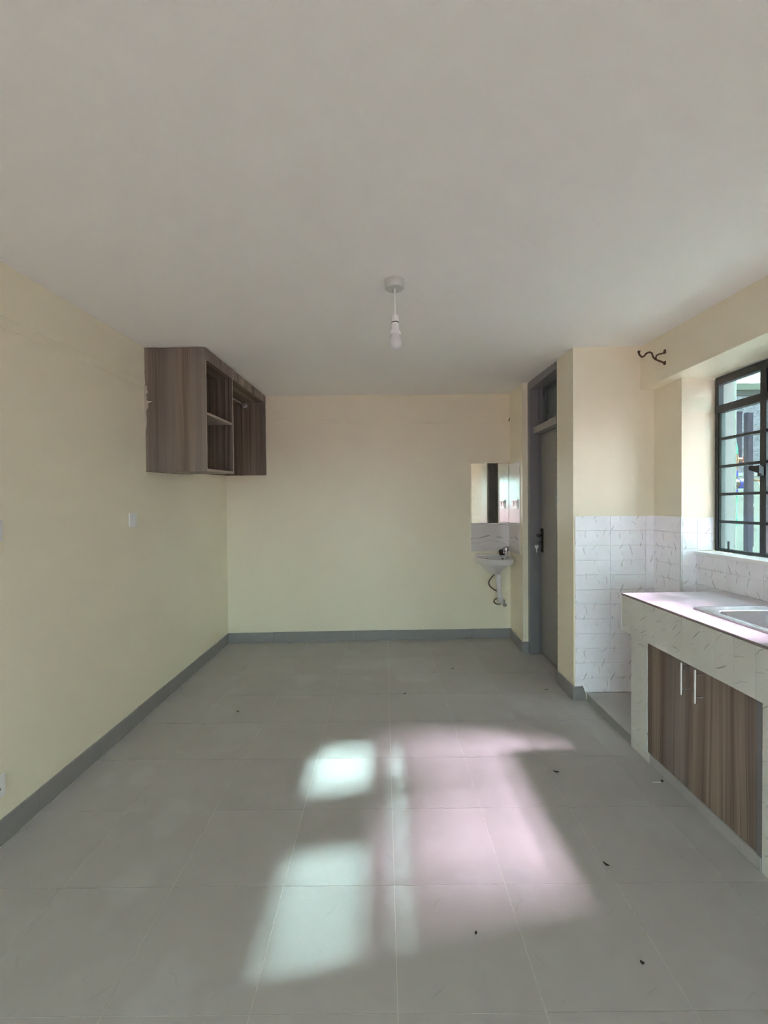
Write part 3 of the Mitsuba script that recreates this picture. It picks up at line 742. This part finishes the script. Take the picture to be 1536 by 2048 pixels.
obj('coping', box((3.224, YW - 0.03, 2.571), (9.0, YW + 0.22, 2.640), 0.004), 'band_green', yw)
one('yard_post', join(box((3.258, 3.93, -0.2), (3.308, 3.98, 2.205), 0.004), box((3.312, 3.94, 1.0), (3.320, 3.97, 1.36)), box((3.312, 3.94, 1.385), (3.319, 3.97, 1.70))), 'post_slate', 'slate blue steel post standing in the yard beyond the window', 'post')
obj('panel', join(box((3.53, YW - 0.012, 1.80), (3.76, YW + 0.012, 2.34), 0.004), box((3.53, YW - 0.02, 2.33), (3.76, YW + 0.01, 2.35), 0.003)), 'post_slate', yw, label='slate grey board fixed on the pebble dash')
wm = thing('water_meter', 'blue topped water meter on a pipe at the mint wall corner', 'meter')
MX, MYY = 3.252, 4.06
obj('body', join(lathe([(0.030, -0.045), (0.040, -0.035), (0.042, 0.0), (0.040, 0.015), (0.030, 0.02)], (MX + 0.005, MYY, 1.573), 'x'), cyl((MX, MYY, 1.50), (MX, MYY, 1.645), 0.016)), 'meter_body', wm, smooth=40)
obj('dial_cap', lathe([(0.040, 0.0), (0.046, 0.006), (0.046, 0.075), (0.040, 0.085), (0.0, 0.087)], (MX + 0.014, MYY, 1.573), 'x'), 'meter_blue', wm, smooth=40, label='round blue plastic cap')
obj('union', cyl((MX, MYY, 1.638), (MX, MYY, 1.690), 0.020), 'meter_blue', wm, smooth=40)
obj('union', cyl((MX, MYY, 1.490), (MX, MYY, 1.520), 0.020), 'meter_blue', wm, smooth=40)
wv = thing('gate_valve', 'brass stop valve with a red handwheel above the blue meter', 'valve')
obj('body', join(cyl((MX, MYY, 1.690), (MX, MYY, 1.847), 0.015), cyl((MX, MYY, 1.755), (MX, MYY, 1.835), 0.022), cyl((MX, MYY, 1.793), (MX + 0.055, MYY, 1.793), 0.019), cyl((MX + 0.05, MYY, 1.793), (MX + 0.095, MYY, 1.793), 0.008)), 'brass', wv, smooth=40)
wh = [(MX + 0.092 + 0.0 * a, MYY + 0.034 * math.cos(a), 1.793 + 0.034 * math.sin(a)) for a in np.linspace(0, 2 * math.pi, 25)]
obj('handwheel', join(tube(wh, 0.007, 8), cyl((MX + 0.092, MYY - 0.034, 1.793), (MX + 0.092, MYY + 0.034, 1.793), 0.006), cyl((MX + 0.092, MYY, 1.759), (MX + 0.092, MYY, 1.827), 0.006)), 'wheel_red', wv, smooth=40)
one('green_pipe', join(tube(spline([(3.228, MYY, 1.962), (3.238, MYY, 1.955), (MX, MYY, 1.925), (MX, MYY, 1.846)], 20), 0.013), cyl((MX, MYY, 1.87), (MX, MYY, 1.90), 0.018), cyl((MX, MYY, 1.846), (MX, MYY, 1.862), 0.019)), 'pipe_green', 'green plastic pipe bend above the brass stop valve', 'pipe', smooth=40)
one('green_pipe', join(cyl((MX, MYY, 1.49), (MX, MYY, 1.18), 0.011), cyl((MX, MYY, 1.40), (MX, MYY, 1.46), 0.018), tube(spline([(MX, MYY, 1.26), (MX, MYY, 1.20), (3.238, MYY, 1.17), (3.232, MYY, 1.16)], 14), 0.013)), 'pipe_green', 'green plastic pipe running down below the blue water meter', 'pipe', smooth=40)
yt = thing('yard_tap', 'small brass tap with a white string on the yard wall right of the post', 'tap')
obj('body', join(cyl((3.850, YW, 1.630), (3.850, YW - 0.05, 1.630), 0.014), tube(spline([(3.850, YW - 0.045, 1.630), (3.870, YW - 0.06, 1.628), (3.895, YW - 0.065, 1.622), (3.905, YW - 0.065, 1.605)], 12), 0.010)), 'brass', yt, smooth=40)
obj('string', tube(spline([(3.880, YW - 0.065, 1.620), (3.905, YW - 0.06, 1.59), (3.915, YW - 0.05, 1.55)], 10), 0.004), 'white_plastic', yt, smooth=40)

one('added_sun_blocker', join(box((3.20, 1.45, 2.0), (3.32, 3.45, 2.88)), box((3.18, 1.43, 2.82), (3.34, 3.47, 2.89), 0.004), box((3.20, 1.45, -0.2), (3.32, 1.57, 2.0)), box((3.20, 3.33, -0.2), (3.32, 3.45, 2.0))), 'mint_wall_dimmed', 'unseen mint green beam on two posts, added to block sun at the lower panes', 'beam')  # added out of view to keep green sun off the lower panes

# unseen, shaping the sunlight: low block, tinting sheets, two towers with a gap
one('unseen_low_block', join(box((12.0, 0.3, -0.2), (16.0, 20.0, 10.15)), box((12.0, 0.3, 10.15), (12.25, 3.45, 11.3))), 'render_grey', 'unseen low block across the yard, cutting off the low sun', 'building')  # out of view, height chosen to cut off the low sun
rs = thing('unseen_tint_screen', 'unseen tinted sheeting across the yard, colouring the sunlight', 'screen')  # out of view, turns the sun green below and pink above


def sheet(za, zb_, ya):
    return trimesh.Trimesh([[12.1, ya, za], [12.1, 9.0, za], [12.1, 9.0, zb_], [12.1, ya, zb_]], [[0, 1, 2], [0, 2, 3]])


obj('sheet', sheet(10.15, 11.3, 3.45), 'green_sun_tint', rs, label='unseen green lower sheet tinting the sunlight')
obj('sheet', sheet(11.3, 19.5, 0.4), 'pink_sun_tint', rs, label='unseen dull pink upper sheet tinting and dimming the sunlight')
GY = 2.1 + 0.2 * 23
one('unseen_gap_tower', box((25.0, GY + 0.9, -0.2), (31.0, GY + 20, 38.0)), 'render_grey', 'unseen tall grey block left of the gap, narrowing the sun', 'building')  # out of view, this pair leaves a gap that narrows the sun
one('unseen_gap_tower', box((25.0, GY - 9, -0.2), (31.0, GY - 5.6, 38.0)), 'render_grey', 'unseen tall grey block right of the gap, narrowing the sun', 'building')
